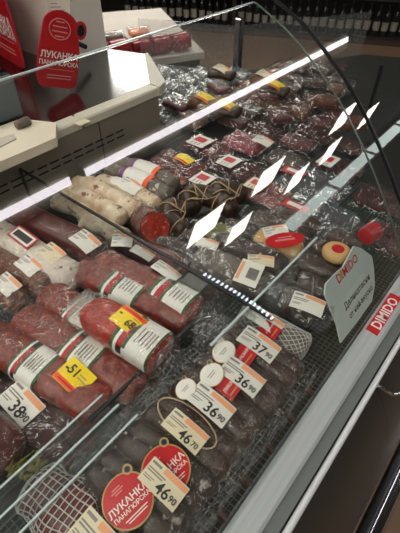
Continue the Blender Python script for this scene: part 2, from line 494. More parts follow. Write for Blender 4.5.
# service ledge: steel top, pale front trim
TOP = [(-.7, .905), (.85, .905), (1.03, 1.11), (.99, 1.24), (.787, 1.24), (.787, 1.58), (-.7, 1.58)]
MB().prism([(x, y, .128) for x, y in TOP], (0, 0, .024)).build('service_ledge', 'steel', case)
mb = MB(); mb.box((-.7, .862, .128), (.57, .904, .154), 0, .004); mb.box((.573, .862, .128), (.846, .904, .154), 0, .004)
mb.prism([(.846, .862, .128), (.89, .88, .128), (1.045, 1.11, .128), (1.03, 1.11, .128), (.85, .904, .128)], (0, 0, .026))
mb.build('ledge_trim', 'trim', case)
p = at(82, 122, .155); MB().box((p.x-.016, p.y-.012, .1541), (p.x+.018, p.y+.012, .1546)).build('sticker', 'cream', case)['label'] = 'small yellowish sticker'
MB().prism([(x, y, -.03) for x, y in [(-.7, .905), (.85, .905), (.88, 1.24), (.787, 1.24), (.787, 1.58), (-.7, 1.58)]], (0, 0, .157)).build('rear_body', 'panel', case)
# front frame
mb = MB(); mb.prism([(-.7, .067, -.03), (-.7, .067, .004), (-.7, .060, .006), (-.7, .034, .004), (-.7, .030, -.0), (-.7, .030, -.03)], (3.0, 0, 0)); mb.build('front_frame', 'frame', case)
MB().box((-.7, .013, -.03), (2.3, .030, -.006)).build('groove', 'groove', case); MB().box((-.7, .0102, -.03), (2.3, .013, -.008)).build('seal', 'black', case)
mb = MB(); mb.tube([(-.7, 0.0055, -.004), (2.3, .0055, -.004)], .0048, m=12); mb.build('chrome_strip', 'satin', case)
mb = MB()
prof = [(.004, -.012), (-.012, -.03), (-.035, -.07), (-.06, -.14), (-.08, -.22), (-.088, -.30), (-.086, -.42), (-.05, -.52), (.05, -.6)]
mb.rings([[(x, y, z) for y, z in prof] for x in (-.7, .452, .454, 2.3)], 0, False, True, closed=False, matfn=lambda i, j: 1 if i == 1 else 0)
mb.build('front_panel', ['frontp', 'black'], case)
mb = MB(); mb.tube([(-.7, -.112, -.30), (2.3, -.112, -.30)], .021, m=16); mb.build('bumper_rail', 'chrome', case)
for x in (.1, .62, 1.2): MB().box((x-.015, -.10, -.315), (x+.015, -.08, -.285)).build('rail_bracket', 'blackp', case)
# curved chrome hook on the front panel
a, b, c, d = [at(px, py, z)+V(0, -.002, .004) for px, py, z in ((376, 386, -.008), (384, 391, -.020), (391, 395, -.034), (403, 392, -.040))]
mb = MB(); f = path_fn([a, b, c, d]); mb.tube([f(i/14) for i in range(15)], .0032, m=8); mb.build('hook_handle', 'chrome', case)

# curved glass
GP = [(.062, 0.004), (.09, .045), (.13, .105), (.19, .185), (.25, .255), (.30, .305), (.35, .345), (.41, .387), (.48, .42), (.494, .4245)]
gf = path_fn([(0, y, z) for y, z in GP])
GC = [gf(i/80) for i in range(81)]
def pane(x0, x1, name):
    mb = MB(); nx = 2
    mb.rings([[(x0+(x1-x0)*k/nx, p.y, p.z) for k in range(nx+1)] for p in GC], 0, False, True, closed=False)
    g = mb.build(name, 'glass', case)
    return g
g1 = pane(-.7, .742, 'glass_pane'); g2 = pane(.80, 2.2, 'glass_pane')
def edge_strip(x0, x1, name, m, off=.0, th=.003):
    mb = MB(); rows = []
    for i, p in enumerate(GC):
        t = (GC[min(i+1, 80)]-GC[max(i-1, 0)]).normalized(); n = V(0, -t.z, t.y)
        q = p+n*off
        rows.append([V(x0, q.y, q.z)-n*th, V(x1, q.y, q.z)-n*th, V(x1, q.y, q.z)+n*th, V(x0, q.y, q.z)+n*th])
    mb.rings(rows, 0, True, False); return mb.build(name, m, case)
edge_strip(.742, .7445, 'glass_edge', 'paneledge', 0, .0012)
edge_strip(.798, .802, 'seam_gasket', 'black', 0, .003)
pane(.746, .797, 'glass_pane')
mb = MB(); q = GC[-1]; mb.box((-.7, q.y-.001, q.z-.0008), (.742, q.y+.0015, q.z+.0012)); mb.build('top_edge', 'acryledge', case)
# far end glass and post
mb = MB()
END = [(1.29, 1.41), (1.45, 1.03), (2.0, .73)]
for (xa, ya), (xb, yb) in zip(END, END[1:]):
    d = V(xb-xa, yb-ya, 0).normalized(); n = V(-d.y, d.x, 0)*.003
    mb.prism([V(xa, ya, 0)-n, V(xb, yb, 0)-n, V(xb, yb, 0)+n, V(xa, ya, 0)+n], (0, 0, .17))
mb.build('end_glass', 'foggy', case)
MB().box((1.437, 1.005, 0), (1.463, 1.035, .20), 0, .004).build('corner_post', 'steel', case)
MB().box((1.475, .455, 0), (1.485, .465, .14)).build('divider_post', 'blackp', case)
p = at(366, 332, .005)
# brand plate on the frame: red with pale letters, reading along the counter
mb = MB(); mb.box((.539, .0405, .0045), (.654, .0625, .0066)); mb.text('DIMIDO', (.5965, .0512, .0068), (1, 0, 0), (0, 1, 0), .0255, 1)
mb.build('brand_plate', ['redlabel', 'signwhite'], case)['label'] = 'red plate with pale letters'

# cross rail: low clear divider with a black top, and bright long divider
t = thing('glass_divider', 'clear low cross divider with thin black top edge behind the pressed salamis', 'divider', (.378, .52, 0))
MB().box((.3768, .20, .001), (.3792, .866, .098)).build('pane', 'acrylic', t)
MB().box((.3755, .17, .098), (.3805, .866, .102)).build('top_edge', 'black', t)
MB().box((.3755, .862, .02), (.3805, .8675, .098)).build('upright', 'black', t)
t = thing('glass_divider', 'clear long divider with bright top edge behind the far front sausages', 'divider', (.46, .214, 0))
MB().box((.29, .2128, .001), (.375, .2152, .098)).build('pane', 'acrylic', t); MB().box((.384, .2128, .001), (.60, .2152, .098)).build('pane', 'acrylic', t)
MB().box((.28, .2125, .098), (.60, .2157, .1012)).build('top_edge', 'acryledge', t)
t = thing('shelf_divider', 'black long divider between the pressed salamis and the front sausages', 'divider', (.25, .285, 0))
MB().box((.10, .2835, .001), (.374, .2865, .05)).build('pane', 'acrylic', t); MB().box((.10, .2825, .05), (.374, .2875, .055)).build('top_edge', 'black', t)
t = thing('price_rail', 'clear plastic price rail of parallel strips at the near left', 'price rail', (.03, .27, 0))
for yy, z in ((.295, .062), (.266, .062), (.235, .062)):
    MB().box((-.25, yy-.0008, .0535), (.131+(.293-yy)*.2, yy+.0008, z)).build('strip', 'acrylic', t)
    MB().box((-.25, yy-.0012, z), (.135+(.293-yy)*.2, yy+.0012, z+.002)).build('strip_edge', 'acryledge', t)
MB().box((-.25, .235, .0525), (.131, .295, .0535)).build('rail_base', 'acrylic', t)
MB().box((.125, .26, .001), (.130, .27, .0525)).build('rail_foot', 'acrylic', t)

# standing plaque behind the front frame
n = V(0, -math.sin(math.radians(52)), math.cos(math.radians(52))); p0 = V(.5, .083, .006)
out = [(341, 343), (337, 325), (330, 307), (325, 294), (326, 284), (334, 275), (343, 267), (349, 256), (354, 246), (361, 248), (372, 256), (374, 268), (375, 285), (373, 303), (357, 325)]
poly = [at_plane(px, py, p0, n) for px, py in out]
poly = [p if p.z > .004 else V(p.x, p0.y+(.004-p0.z)/math.tan(math.radians(52)), .004) for p in poly]
mb = MB(); mb.prism([p-n*.003 for p in poly], n*.003, 0, 1)
def onp(px, py): return at_plane(px, py, p0, n)
up = V(0, math.cos(math.radians(52)), math.sin(math.radians(52)))
for s_, px, py, sz, mi in (('DIMIDO', 347, 268, .023, 2), ('Деликатесни', 357, 291, .0165, 3), ('от най-вкусно', 361, 301, .0145, 3), ('и от сърце', 366, 312, .013, 3)):
    mb.text(s_, onp(px, py), (1, 0, 0), up, sz, mi, .0004)
c0 = onp(341, 276); mb.prism([c0+V(1, 0, 0)*.006*math.cos(k*PI/5)+up*.006*math.sin(k*PI/5)+n*.0002 for k in range(10)], n*.0004, 4)
tag(mb.build('plaque', ['plaque', 'acryledge', 'redlabel', 'ink', 'gold'], None, at_=(.5, .083, .004)), 'pale grey green wavy plaque with dark handwriting leaning behind the front frame', 'sign')

# ------------------------------------------------------------------ counter behind: pillar, signs, box, board
struct(MB().box((.79, 1.245, ZF), (.985, 1.62, ZC), 0, .004).build('trim_1', 'pillar', at_=(.88, 1.4, ZF)))
# notice on the pillar's left face side wall
nq = [at_x(px, py, .7885) for px, py in ((47, 0), (70, 0), (70, 27), (50, 29))]
mb = MB(); mb.prism(nq, (.0012, 0, 0)); N = lambda u, v: (nq[0]*(1-u)+nq[1]*u)*(1-v)+(nq[3]*(1-u)+nq[2]*u)*v-V(.0006, 0, 0)
for k in range(7):
    v = .1+.12*k; mb.prism([N(.15, v), N(.45+.4*((k*7) % 5)/5, v), N(.45+.4*((k*7) % 5)/5, v+.035), N(.15, v+.035)], (.0004, 0, 0), 1)
mb.prism([N(.5, .55), N(.75, .55), N(.75, .7), N(.5, .7)], (.0004, 0, 0), 2)
tag(mb.build('notice', ['paper', 'greyink', 'redlabel'], None, at_=(.7885, 1.41, .52)), 'pale paper notice with grey print on the white pillar', 'notice')
# dark machine behind the red signs
t = thing('slicer_cabinet', 'black cabinet standing behind the red salami shaped signs', 'cabinet', (.42, 1.6, ZF))
MB().box((-.1, 1.60, ZF), (.76, 1.9, 1.1), 0, .01).build('body', 'blackp', t)
MB().box((.0, 1.594, .2), (.7, 1.60, .9)).build('door', 'black', t)

def sausage_sign(name, label, c, xd, w, h, zb, tilt, text_w, hole):
    """flat card shaped like a salami on a tag, with printed words"""
    xd = Vector(xd).normalized(); up = V(0, 0, 1); nrm = xd.cross(up)*-1   # towards the viewer
    nrm = Vector((xd.y, -xd.x, 0))
    rx = xd*math.cos(tilt)+up*math.sin(tilt); ry = up*math.cos(tilt)-xd*math.sin(tilt)
    c = Vector(c); b = lambda u, v: c+rx*u*w/2+ry*v*h
    outl = []
    for k in range(13):
        th = PI*k/12; outl.append((math.cos(th)*.82, .80+.20*math.sin(th)))
    outl += [(-1, .45), (-1, .10), (-.9, .03), (-.7, 0), (.7, 0), (.92, .03), (1, .12), (1, .5)]
    mb = MB(); th = .006
    mb.prism([b(u, v)-nrm*th for u, v in outl], nrm*th, 3, 3)
    mb.prism([b(u*.93, .02+v*.96) for u, v in outl], nrm*.0006, 0, 0)
    d = .0012
    mb.text('ЛУКАНКА', b(0, .44)+nrm*d, rx, ry, w*.19, 1); mb.text('ПАНАГЮРСКА', b(0, .335)+nrm*d, rx, ry, w*.135, 1)
    for v, l in ((.17, .6), (.13, .6)): mb.obox(b(.05, v)+nrm*d, rx*w/2*l, ry*h*.006, nrm*.0003, 2)
    mb.obox(b(0, .25)+nrm*d, rx*w/2*.75, ry*h*.003, nrm*.0003, 2)
    # oval emblem
    for v, l in ((.86, .2), (.80, .34), (.74, .36), (.68, .22)): mb.obox(b(-.05, v)+nrm*d, rx*w/2*l, ry*h*.008, nrm*.0003, 2)
    ring = [b(-.05+.5*math.cos(k*PI/12), .77+.13*math.sin(k*PI/12))+nrm*.0015 for k in range(25)]
    mb.tube(ring, .0012, 2, 5)
    sgn = mb.build(name, ['red', 'signwhite', 'signpink', 'redband'], None, at_=(c.x, c.y, zb))
    tag(sgn, label, 'sign')
    if hole:
        cc = b(.95, .80); m2 = MB()
        m2.prism([cc+rx*.017*math.cos(k*PI/10)+ry*.022*math.sin(k*PI/10)-nrm*.004 for k in range(20)], nrm*.006, 0)
        m2.prism([cc+rx*.010*math.cos(k*PI/10)+ry*.014*math.sin(k*PI/10)+nrm*.002 for k in range(20)], nrm*.0012, 1)
        m2.build('hanging_ring', ['redband', 'black'], sgn)['label'] = 'dark round hanging hole with red rim'
    return sgn
c = at(59, 94, .155)
sausage_sign('salami_sign', 'red salami shaped card sign with dark round hole before the white pillar', (c.x, c.y, .172), (1, -.16, 0), .115, .185, .153, -.32, .1, True)
c = at(24, 70, .155)+V(.17, .985, 0)*.11
sausage_sign('salami_sign', 'leftmost larger red salami shaped card sign with white lettering', (c.x, c.y, .154), (-.17, -.985, 0), .24, .28, .153, 0, .1, False)
# black strap between sign and pillar
p = at_y(66, 39, 1.20); q = at_y(86, 47, 1.20)
tag(MB().tube([p, p*.7+q*.3+V(0, 0, .003), q], .007, m=8).build('black_handle', 'black', None, at_=(p.x, p.y, p.z)), 'short black rubber bar sticking out before the white pillar', 'handle')
# scale box
t = thing('weighing_scale', 'grey plastic counter scale at the left on the steel ledge', 'scale', (.40, 1.03, .153))
MB().box((.20, .965, .165), (.480, 1.15, .262), 0, .006).build('body', 'greybox', t)
MB().box((.22, .975, .262), (.472, 1.14, .268)).build('platter', 'steel', t)
for x, y in ((.23, .98), (.46, .98), (.23, 1.13), (.44, 1.13)): MB().tube([(x, y, .1522), (x, y, .165)], .01, m=8).build('foot', 'black', t)
MB().box((.24, .9735, .185), (.31, .9755, .235)).build('display', 'black', t)
# cutting board
t = tag(MB().prism([V(*p, .1545) for p in [(-.3, .79), (.445, .79), (.492, .853), (.45, .935), (-.3, .96)]], (0, 0, .021)).build('cutting_board', 'board', None, at_=(.2, .86, .1545)), 'thick cream cutting board on the ledge overhanging the slotted panel', 'cutting board')
p = at(5, 140, .178); mb = MB(); mb.prism([V(p.x+a, p.y+b, .1757) for a, b in ((-.09, -.03), (.02, -.012), (.028, .012), (-.09, .03))], (0, 0, .003))
tag(mb.build('paper_sheet', 'paper', None, at_=(p.x, p.y, .1757)), 'pinkish brown paper sheet on the cream cutting board', 'paper')
p = at(23, 121, .19); mb = MB()
rows = sausage_rows([(p.x-.02, p.y, .186), (p.x+.018, p.y+.004, .184)], .010, .010, n=10, m=10, nz=.3, fq=90)
tag(MB().rings(rows).build('cloth_scrap', 'greysaus', None, at_=(p.x, p.y, .175)), 'small crumpled grey scrap at the back of the cutting board', 'scrap')

# back counter with red packs -------------------------------------
t = thing('back_counter', 'low white counter behind the white pillar carrying trays and red packs', 'counter', (1.5, 1.7, ZF))
MB().prism([(1.03, 1.66, ZF), (1.62, 1.36, ZF), (2.1, 2.1, ZF), (1.3, 2.6, ZF)], (0, 0, ZD-.05)).build('body', 'frontp', t)
MB().prism([(1.03, 1.64, -.05), (1.63, 1.34, -.05), (2.12, 2.1, -.05), (1.3, 2.62, -.05)], (0, 0, .03)).build('top', 'pillar', t)
dr = V(.59, -.30, 0).normalized(); dn = V(.30, .59, 0).normalized()
for k in range(6):
    c = V(1.10, 1.70, 0)+dr*(.052+.098*k)
    rows = sausage_rows([c-dr*.046+V(0, 0, .015), c+dr*.046+V(0, 0, .02)], .055, .034, ex=2.6, n=14, m=16, nz=.18, fq=30, seed=k)
    pos = ['first', 'second', 'third', 'fourth', 'fifth', 'sixth'][k]
    o = MB().rings(rows).build('red_pack', mat('red_film_%d' % k, '9c1420', .22, 0, '7d0f1a', 20, .8, (40, 'c2606a', .68), (30, .6)), None, at_=(c.x, c.y, -.02))
    tag(o, 'glossy red meat pack, %s from the pillar in the row on the back counter' % pos, 'meat pack', 'red packs on the back counter')
for k, (u, v, m_, lab) in enumerate(((.10, .17, 'white', 'white paper tray with pale wrapped food behind the red packs'), (.26, .17, 'greysaus', 'grey wrapped food tray behind the red packs'), (.40, .2, 'palorange', 'pale orange wrapped tray behind the red packs'))):
    c = V(1.10, 1.70, 0)+dr*u+dn*v; t = thing('food_tray', lab, 'tray', (c.x, c.y, -.02))
    MB().obox(c+V(0, 0, -.005), dr*.065, dn*.05, V(0, 0, .015)).build('tray', 'pillar', t)
    rows = sausage_rows([c-dr*.05+V(0, 0, .02), c+dr*.05+V(0, 0, .02)], .04, .018, n=12, m=12, nz=.3, fq=40, seed=k+4); MB().rings(rows).build('food', m_, t)
    rows = sausage_rows([c-dr*.06+V(0, 0, .02), c+dr*.06+V(0, 0, .02)], .048, .026, n=12, m=12, nz=.2, fq=40, seed=k+9); MB().rings(rows, 0, False).build('film', 'film', t)

# bottle shelf ------------------------------------------------------
s0 = V(4.10, 4.30, ZF); sd = V(1.25, -2.7, 0).normalized(); sn = V(-sd.y, sd.x, 0)   # away from the viewer
t = thing('bottle_shelf', 'dark wooden shelf unit of bottles across the back of the shop', 'shelf', s0+sd*2.5)
L = 6.2
def shelf_box(name, u0, u1, v0, v1, z0, z1, m): 
    c = s0+sd*((u0+u1)/2)+sn*((v0+v1)/2)+V(0, 0, (z0+z1)/2)
    return MB().obox(c, sd*(u1-u0)/2, sn*(v1-v0)/2, V(0, 0, (z1-z0)/2)).build(name, m, t)
shelf_box('plinth', -1.5, L, 0, .5, 0, .05, 'plinth')
shelf_box('back_panel', -1.5, L, .45, .5, .05, 2.0, 'shelfwood')
for z in (.05, .43, .83, 1.23): shelf_box('shelf_board', -1.5, L, .0, .45, z, z+.025, 'shelfwood')
for u in (-1.5, 1.1, 3.3, L): shelf_box('upright', u-.02, u+.02, .0, .45, .05, 2.0, 'shelfwood')
def bottle_proto(c, lab, cat, grp, liq, lb):
    b = thing('bottle', lab, cat, c, grp); prof = [(.036, 0), (.038, .02), (.038, .19), (.03, .225), (.014, .26), (.014, .30), (.016, .302), (.016, .315)]
    c = Vector(c); m = 12
    mb = MB(); mb.rings([[c+V(r*math.cos(2*PI*k/m), r*math.sin(2*PI*k/m), z) for k in range(m)] for r, z in prof[:6]]); mb.build('glass', liq, b)
    mb = MB(); mb.rings([[c+V(.0386*math.cos(2*PI*k/m), .0386*math.sin(2*PI*k/m), z) for k in range(m)] for z in (.06, .15)], 0, False); mb.build('paper_label', lb, b)
    mb = MB(); mb.rings([[c+V(r*math.cos(2*PI*k/m), r*math.sin(2*PI*k/m), z) for k in range(m)] for r, z in ((.016, .295), (.016, .318))]); mb.build('cap', 'ink', b)
    return b
pb = None
for row, (z, u0, u1) in enumerate(((.076, -.3, 3.15), (.456, .9, 4.4))):
    u = u0
    while u < u1:
        if min(abs(u-q) for q in (1.1, 3.3)) > .06:
            c = s0+sd*u+sn*(.09+.01*math.sin(u*50))+V(0, 0, z); lab = 'dark bottle with pale paper label on the %s shelf at the back' % ('bottom' if row == 0 else 'second')
            if pb is None: pb = bottle_proto(c, lab, 'bottle', 'dark bottles on the bottom shelf', 'bottle', 'bottlelab')
            else:
                o = dup(pb, c, random.random()*3, random.uniform(.92, 1.06), lab)
                o['group'] = 'dark bottles on the %s shelf' % ('bottom' if row == 0 else 'second')
        u += .098
    
M['olivelab'] = mat('olive_label', '6d6a2c', .5); M['oliveglass'] = mat('olive_glass', '3d3b18', .25)
pj = None; u = 3.42
while u < 4.8:
    c = s0+sd*u+sn*.1+V(0, 0, .076); lab = 'olive yellow bottle at the right end of the bottom shelf'
    if pj is None: pj = bottle_proto(c, lab, 'bottle', 'olive bottles on the bottom shelf', 'oliveglass', 'olivelab')
    else: dup(pj, c, 0, random.uniform(.95, 1.05))
    u += .1

# ------------------------------------------------------------------ products
def zs(px, py, z): return at(px, py, z)
SAL_EX = 2.9
def pressed(label, pts, rw=.0335, rh=.021, u0=.36, u1=.62, bandstyle='salami', m='salami', cut=None, e0=.16, e1=.10, seed=0, wrapm='wrap', tagargs=None, bands=True, ext=.042, cat='salami', group=None):
    pts = [Vector(p) for p in pts]; c = sum(pts, V(0, 0, 0))/len(pts)
    t = thing('pressed_salami', label, cat, (c.x, c.y, max(0, c.z-rh)), group)
    casing(t, pts, rw, rh, m, cut, e0=e0, e1=e1 if not cut else .02, ex=SAL_EX, nz=.10, fq=26, seed=seed, n=34, m=24)
    if bands: band(t, pts, rw*1.03, rh*1.03, u0, u1, ex=SAL_EX)
    wrap(t, pts, rw, rh, wrapm, ext, .21, 46, seed+3, pinch=.55)
    for a in (tagargs or []): price_tag(t, **a)
    return t
# S1..S6: the big pressed salamis
pressed('pressed salami with yellow ticket marked 51 at the near left', [(.088, .555, .030), (.109, .43, .031), (.130, .288, .030)], u0=.40, u1=.60, seed=1,
        tagargs=[dict(c=at(74, 376, .056), num='51', style='yellow', w=.055, h=.042, nrm=(-.12, -.12, 1))])
pressed('pressed salami directly behind the one with the 51 ticket, white label', [(.150, .545, .032), (.170, .40, .033), (.190, .272, .031)], u0=.44, u1=.66, seed=2)
pressed('pressed salami half hidden under the cut one with the yellow ticket', [(.212, .56, .028), (.224, .44, .028), (.240, .275, .028)], u0=.36, u1=.56, seed=3)
pressed('cut pressed salami with yellow ticket and exposed end lying on top', [(.219, .435, .070), (.228, .35, .071), (.236, .274, .070)], rw=.034, rh=.023, u0=.52, u1=.97, cut='cutface', e0=.3, seed=4, m='redcut', ext=.01,
        tagargs=[dict(c=at(128, 319, .098), num='68', style='yellow', w=.052, h=.036, flip=True, nrm=(-.05, -.05, 1))])
pressed('long pressed salami with white label, second from the cross divider', [(.292, .565, .032), (.313, .43, .033), (.336, .296, .032)], u0=.34, u1=.60, seed=5)
pressed('pressed salami with white label and white ticket beside the cross divider', [(.335, .55, .034), (.345, .42, .038), (.354, .300, .040)], rw=.029, u0=.60, u1=.92, seed=6,
        tagargs=[dict(c=at(166, 270, .062), num='', style='white', w=.058, h=.026, nrm=(0, -.1, 1))])
# vacuum packs at the left -------------------------------------------------
def film_sheet(parent, c, ax, ay, w, l, hgt, m='film', nz=.006, seed=0, n=16, name='film'):
    """clear pouch: flat sealed rim, raised over the contents, crinkled"""
    c, x, y, nn = slab_frame(c, ax, V(0, 0, 1)); mb = MB(); vs = []
    for i in range(n+1):
        for j in range(n+1):
            u, v = -1+2*i/n, -1+2*j/n
            e = min(1, (1-abs(u))/.32)*min(1, (1-abs(v))/.25); e = math.sin(e*PI/2)
            p = c+x*u*w/2+y*v*l/2
            z = .002+hgt*e+nz*mnoise.noise(V(p.x*48+seed*3, p.y*48, seed))*(.45+e*.6)+.004*(1-e)*(1+mnoise.noise(V(p.x*30, p.y*30, seed+5)))
            vs.append(V(p.x, p.y, c.z+max(.0012, z)))
    mb.add(vs, [(i*(n+1)+j, (i+1)*(n+1)+j, (i+1)*(n+1)+j+1, i*(n+1)+j+1) for i in range(n) for j in range(n)], 0, True)
    return mb.build(name, m, parent)

def slices(parent, c, ax, w, l, hgt, m, seed=0, rows=2, name='sliced_meat'):
    """rows of overlapping slices"""
    c, x, y, nn = slab_frame(c, ax, V(0, 0, 1)); mb = MB(); rnd = random.Random(seed)
    k = max(4, int(l/.018)); 
    for r in range(rows):
        off = (r-(rows-1)/2)*w/rows
        for i in range(k):
            p = c+x*(off+rnd.uniform(-.003, .003))+y*(-l/2+l*(i+.5)/k)
            tl = .35+rnd.uniform(-.1, .1); yy = (y*math.cos(tl)+nn*math.sin(tl)); zz = nn*math.cos(tl)-y*math.sin(tl)
            rr = w/rows*.5; base = p+nn*(hgt*.45)
            ring = [base+x*math.cos(q*PI/8)*rr*1.02+yy*math.sin(q*PI/8)*min(rr, hgt*1.3) for q in range(16)]
            mb.prism(ring, zz*.004, 0)
    for v in mb.v: v.z = max(v.z, c.z+.0015)
    return mb.build(name, m, parent)

def lump(parent, c, ax, w, l, hgt, m, seed=0, name='meat', nz=.14):
    c, x, y, nn = slab_frame(c, ax, V(0, 0, 1)); mb = MB(); rows = []
    return casing(parent, [c-y*l/2+nn*hgt*.5, c+nn*hgt*.5, c+y*l/2+nn*hgt*.5], w/2, hgt/2, m, None, name, ex=3.0, e0=.12, e1=.12, nz=nz, fq=35, seed=seed, n=18, m=16)

def vac(label, c, ax=(1, 0, 0), w=.10, l=.15, hgt=.018, kind='slices', m='slices', film='film', lab=None, tg=None, seed=0, group=None, rows=2, name='vacuum_pack', cat='meat pack', labm=('white', 'redlabel')):
    """sealed pouch of meat; lab = (u, v, width, height) of a printed label on the film"""
    c = Vector(c); t = thing(name, label, cat, c, group)
    if kind == 'slices': slices(t, c, ax, w*.78, l*.80, hgt, m, seed, rows)
    else: lump(t, c, ax, w*.78, l*.82, hgt, m, seed)
    film_sheet(t, c, ax, None, w, l, hgt+.004, film, .006, seed)
    if lab:
        _, x, y, nn = slab_frame(c, ax, V(0, 0, 1)); u, v, a, b = lab; p = c+x*u*w+y*v*l+nn*(hgt+.011)
        mb = MB(); mb.obox(p, x*a/2, y*b/2, nn*.0006); mb.obox(p+x*a*.1+y*b*.05+nn*.0008, x*a*.22, y*b*.30, nn*.0003, 1)
        for k in range(3): mb.obox(p-x*a*.32+y*b*(.25-.2*k)+nn*.0008, x*a*.12, y*b*.03, nn*.0002, 2)
        mb.build('label', [labm[0], labm[1], 'greyink'], t)
    if tg: price_tag(t, **tg)
    return t
salamis = [o for o in COL.objects if o.name.startswith('pressed_salami')]
for k, o in enumerate(sorted(salamis, key=lambda o: o.name)):
    w_ = [c for c in o.children if c.name.startswith('plastic_wrap')][0]; bb = [v.co+WL[w_.name] for v in w_.data.vertices]
    q = min(bb, key=lambda p: p.y); e = V(sum(p.x for p in bb if p.y < q.y+.01)/len([1 for p in bb if p.y < q.y+.01]), q.y+.006, max(.001, q.z-.02))
    film_sheet(o, e, (1, .2, 0), None, .066, .05, .022, 'wrapfine', .020, k+3, 16, 'bag_tail')
vac('vacuum pack of dark sliced meat with price ticket 38 at the near left', (.068, .365, .004), w=.088, l=.215, hgt=.016, m='slicesdk', seed=3, rows=2,
    tg=dict(c=at(20, 402, .034), num='38', small='90', w=.066, h=.042, nrm=(-.05, -.1, 1)))
vac('vacuum pack with pinkish printed label at the left edge', (.025, .50, .004), w=.08, l=.13, hgt=.02, m='slicespink', seed=4, lab=(.1, -.2, .05, .05), labm=('palorange', 'redlabel'))
t = thing('round_salami', 'dark red round salami at the left edge near the dried herb sprig', 'salami', (-.005, .40, 0))
casing(t, [(-.03, .49, .036), (-.012, .42, .037), (.004, .325, .036)], .036, .034, 'darkred', None, nz=.1, fq=26, n=30, m=22, e0=.2, e1=.22)
wrap(t, [(-.03, .49, .036), (-.012, .42, .037), (.004, .325, .036)], .036, .034, 'wrap', .015, .12, 40, 4)
mb = MB(); rnd = random.Random(3)
for k in range(9):
    a = at(16+rnd.uniform(-6, 8), 474+rnd.uniform(-6, 6), .03); b = a+V(rnd.uniform(.0, .035), rnd.uniform(-.03, .03), rnd.uniform(-.006, .012))
    mb.tube([a, (a+b)/2+V(0, 0, .008), b], .0012, m=5)
for k in range(14):
    a = at(22+rnd.uniform(-10, 18), 465+rnd.uniform(-10, 12), .034)
    mb.rings(sausage_rows([a, a+V(rnd.uniform(-.012, .012), rnd.uniform(-.012, .012), .004)], .0035, .003, n=6, m=6))
tag(mb.build('herb_sprig', 'herb', None, at_=(.005, .30, .02)), 'dried yellowish herb sprig lying beside the dark round salami', 'herb')
t = thing('netted_ham', 'dark red ham in white string net under the clear price rail', 'ham', (.006, .24, 0))
hp = [(.004, .292, .022), (.012, .238, .024), (.020, .185, .022)]
casing(t, hp, .034, .0215, 'fat', None, 'meat', nz=.22, fq=40, n=22, m=18, e0=.25, e1=.25)
mb = MB()
rows = sausage_rows(hp, .036, .0235, nz=.22, fq=40, n=16, m=22, e0=.25, e1=.25, even=True)
for r in rows[1:-1]: mb.tube(r+[r[0]], .0008, m=4)
for j in range(22): mb.tube([r[j] for r in rows], .0008, m=4)
for v in mb.v: v.z = max(v.z, .001)
mb.build('string_net', 'net', t)

# near rear zone: left of the cross divider
t = thing('square_salami', 'dark red block salami with white ticket behind the pressed salamis', 'salami', (.33, .65, 0))
bp = [(.312, .80, .034), (.326, .67, .035), (.340, .552, .034)]
casing(t, bp, .029, .030, 'salamidk', None, ex=5, e0=.05, e1=.05, nz=.04, fq=26, n=24, m=28, seed=8)
wrap(t, bp, .029, .030, 'wrap', .01, .06, 40, 9, pinch=.75)
price_tag(t, at(85, 240, .072), num='', w=.055, h=.04, nrm=(0, -.2, 1))
t = thing('white_salami', 'white mottled salami with red label and tan ticket at the left', 'salami', (.255, .65, 0))
wp = [(.240, .80, .034), (.252, .67, .035), (.264, .53, .034)]
casing(t, wp, .033, .031, 'whiteth', None, ex=2.6, e0=.12, e1=.14, nz=.05, fq=60, n=30, m=24, seed=9)
wrap(t, wp, .033, .031, 'wrap', .012, .08, 40, 5, pinch=.6)
price_tag(t, at(51, 252, .071), num='', style='cream', w=.048, h=.036, nrm=(-.1, -.1, 1))
c = at(23, 237, .070); mb = MB(); cc, x, y, n = slab_frame(c, (0, -1, 0), (-.2, 0, 1)); mb.obox(c, x*.036, y*.016, n*.0008, 1); mb.obox(c+n*.001, x*.031, y*.012, n*.0004, 0); mb.obox(c+n*.0016, x*.026, y*.0075, n*.0003, 2)
mb.build('label', ['white', 'redband', 'ink'], t)
# printed maker's text as a dark line of letters
t = thing('smoked_sausage', 'brown sausage with dark red end and white ticket below the white salami', 'sausage', (.20, .62, 0))
sp = [(.196, .74, .030), (.208, .66, .032), (.222, .555, .030)]
casing(t, sp, .027, .027, 'brownrough', 'darkred', e0=.15, e1=.12, nz=.14, fq=50, n=26, m=20, seed=3)
wrap(t, sp, .027, .027, 'wrap', .02, .12, 40, 6)
price_tag(t, at(28, 264, .064), num='', w=.05, h=.034, nrm=(-.1, -.1, 1))
t = thing('smoked_sausage', 'dark brown sausage with white ticket at the far left edge', 'sausage', (.15, .60, 0))
sp = [(.142, .72, .030), (.152, .65, .030), (.166, .565, .030)]
casing(t, sp, .024, .024, 'brownrough', None, nz=.14, fq=50, n=26, m=20, seed=5)
wrap(t, sp, .024, .024, 'wrap', .02, .12, 40, 7)
price_tag(t, at(6, 283, .060), num='', w=.05, h=.034, nrm=(-.1, -.1, 1))

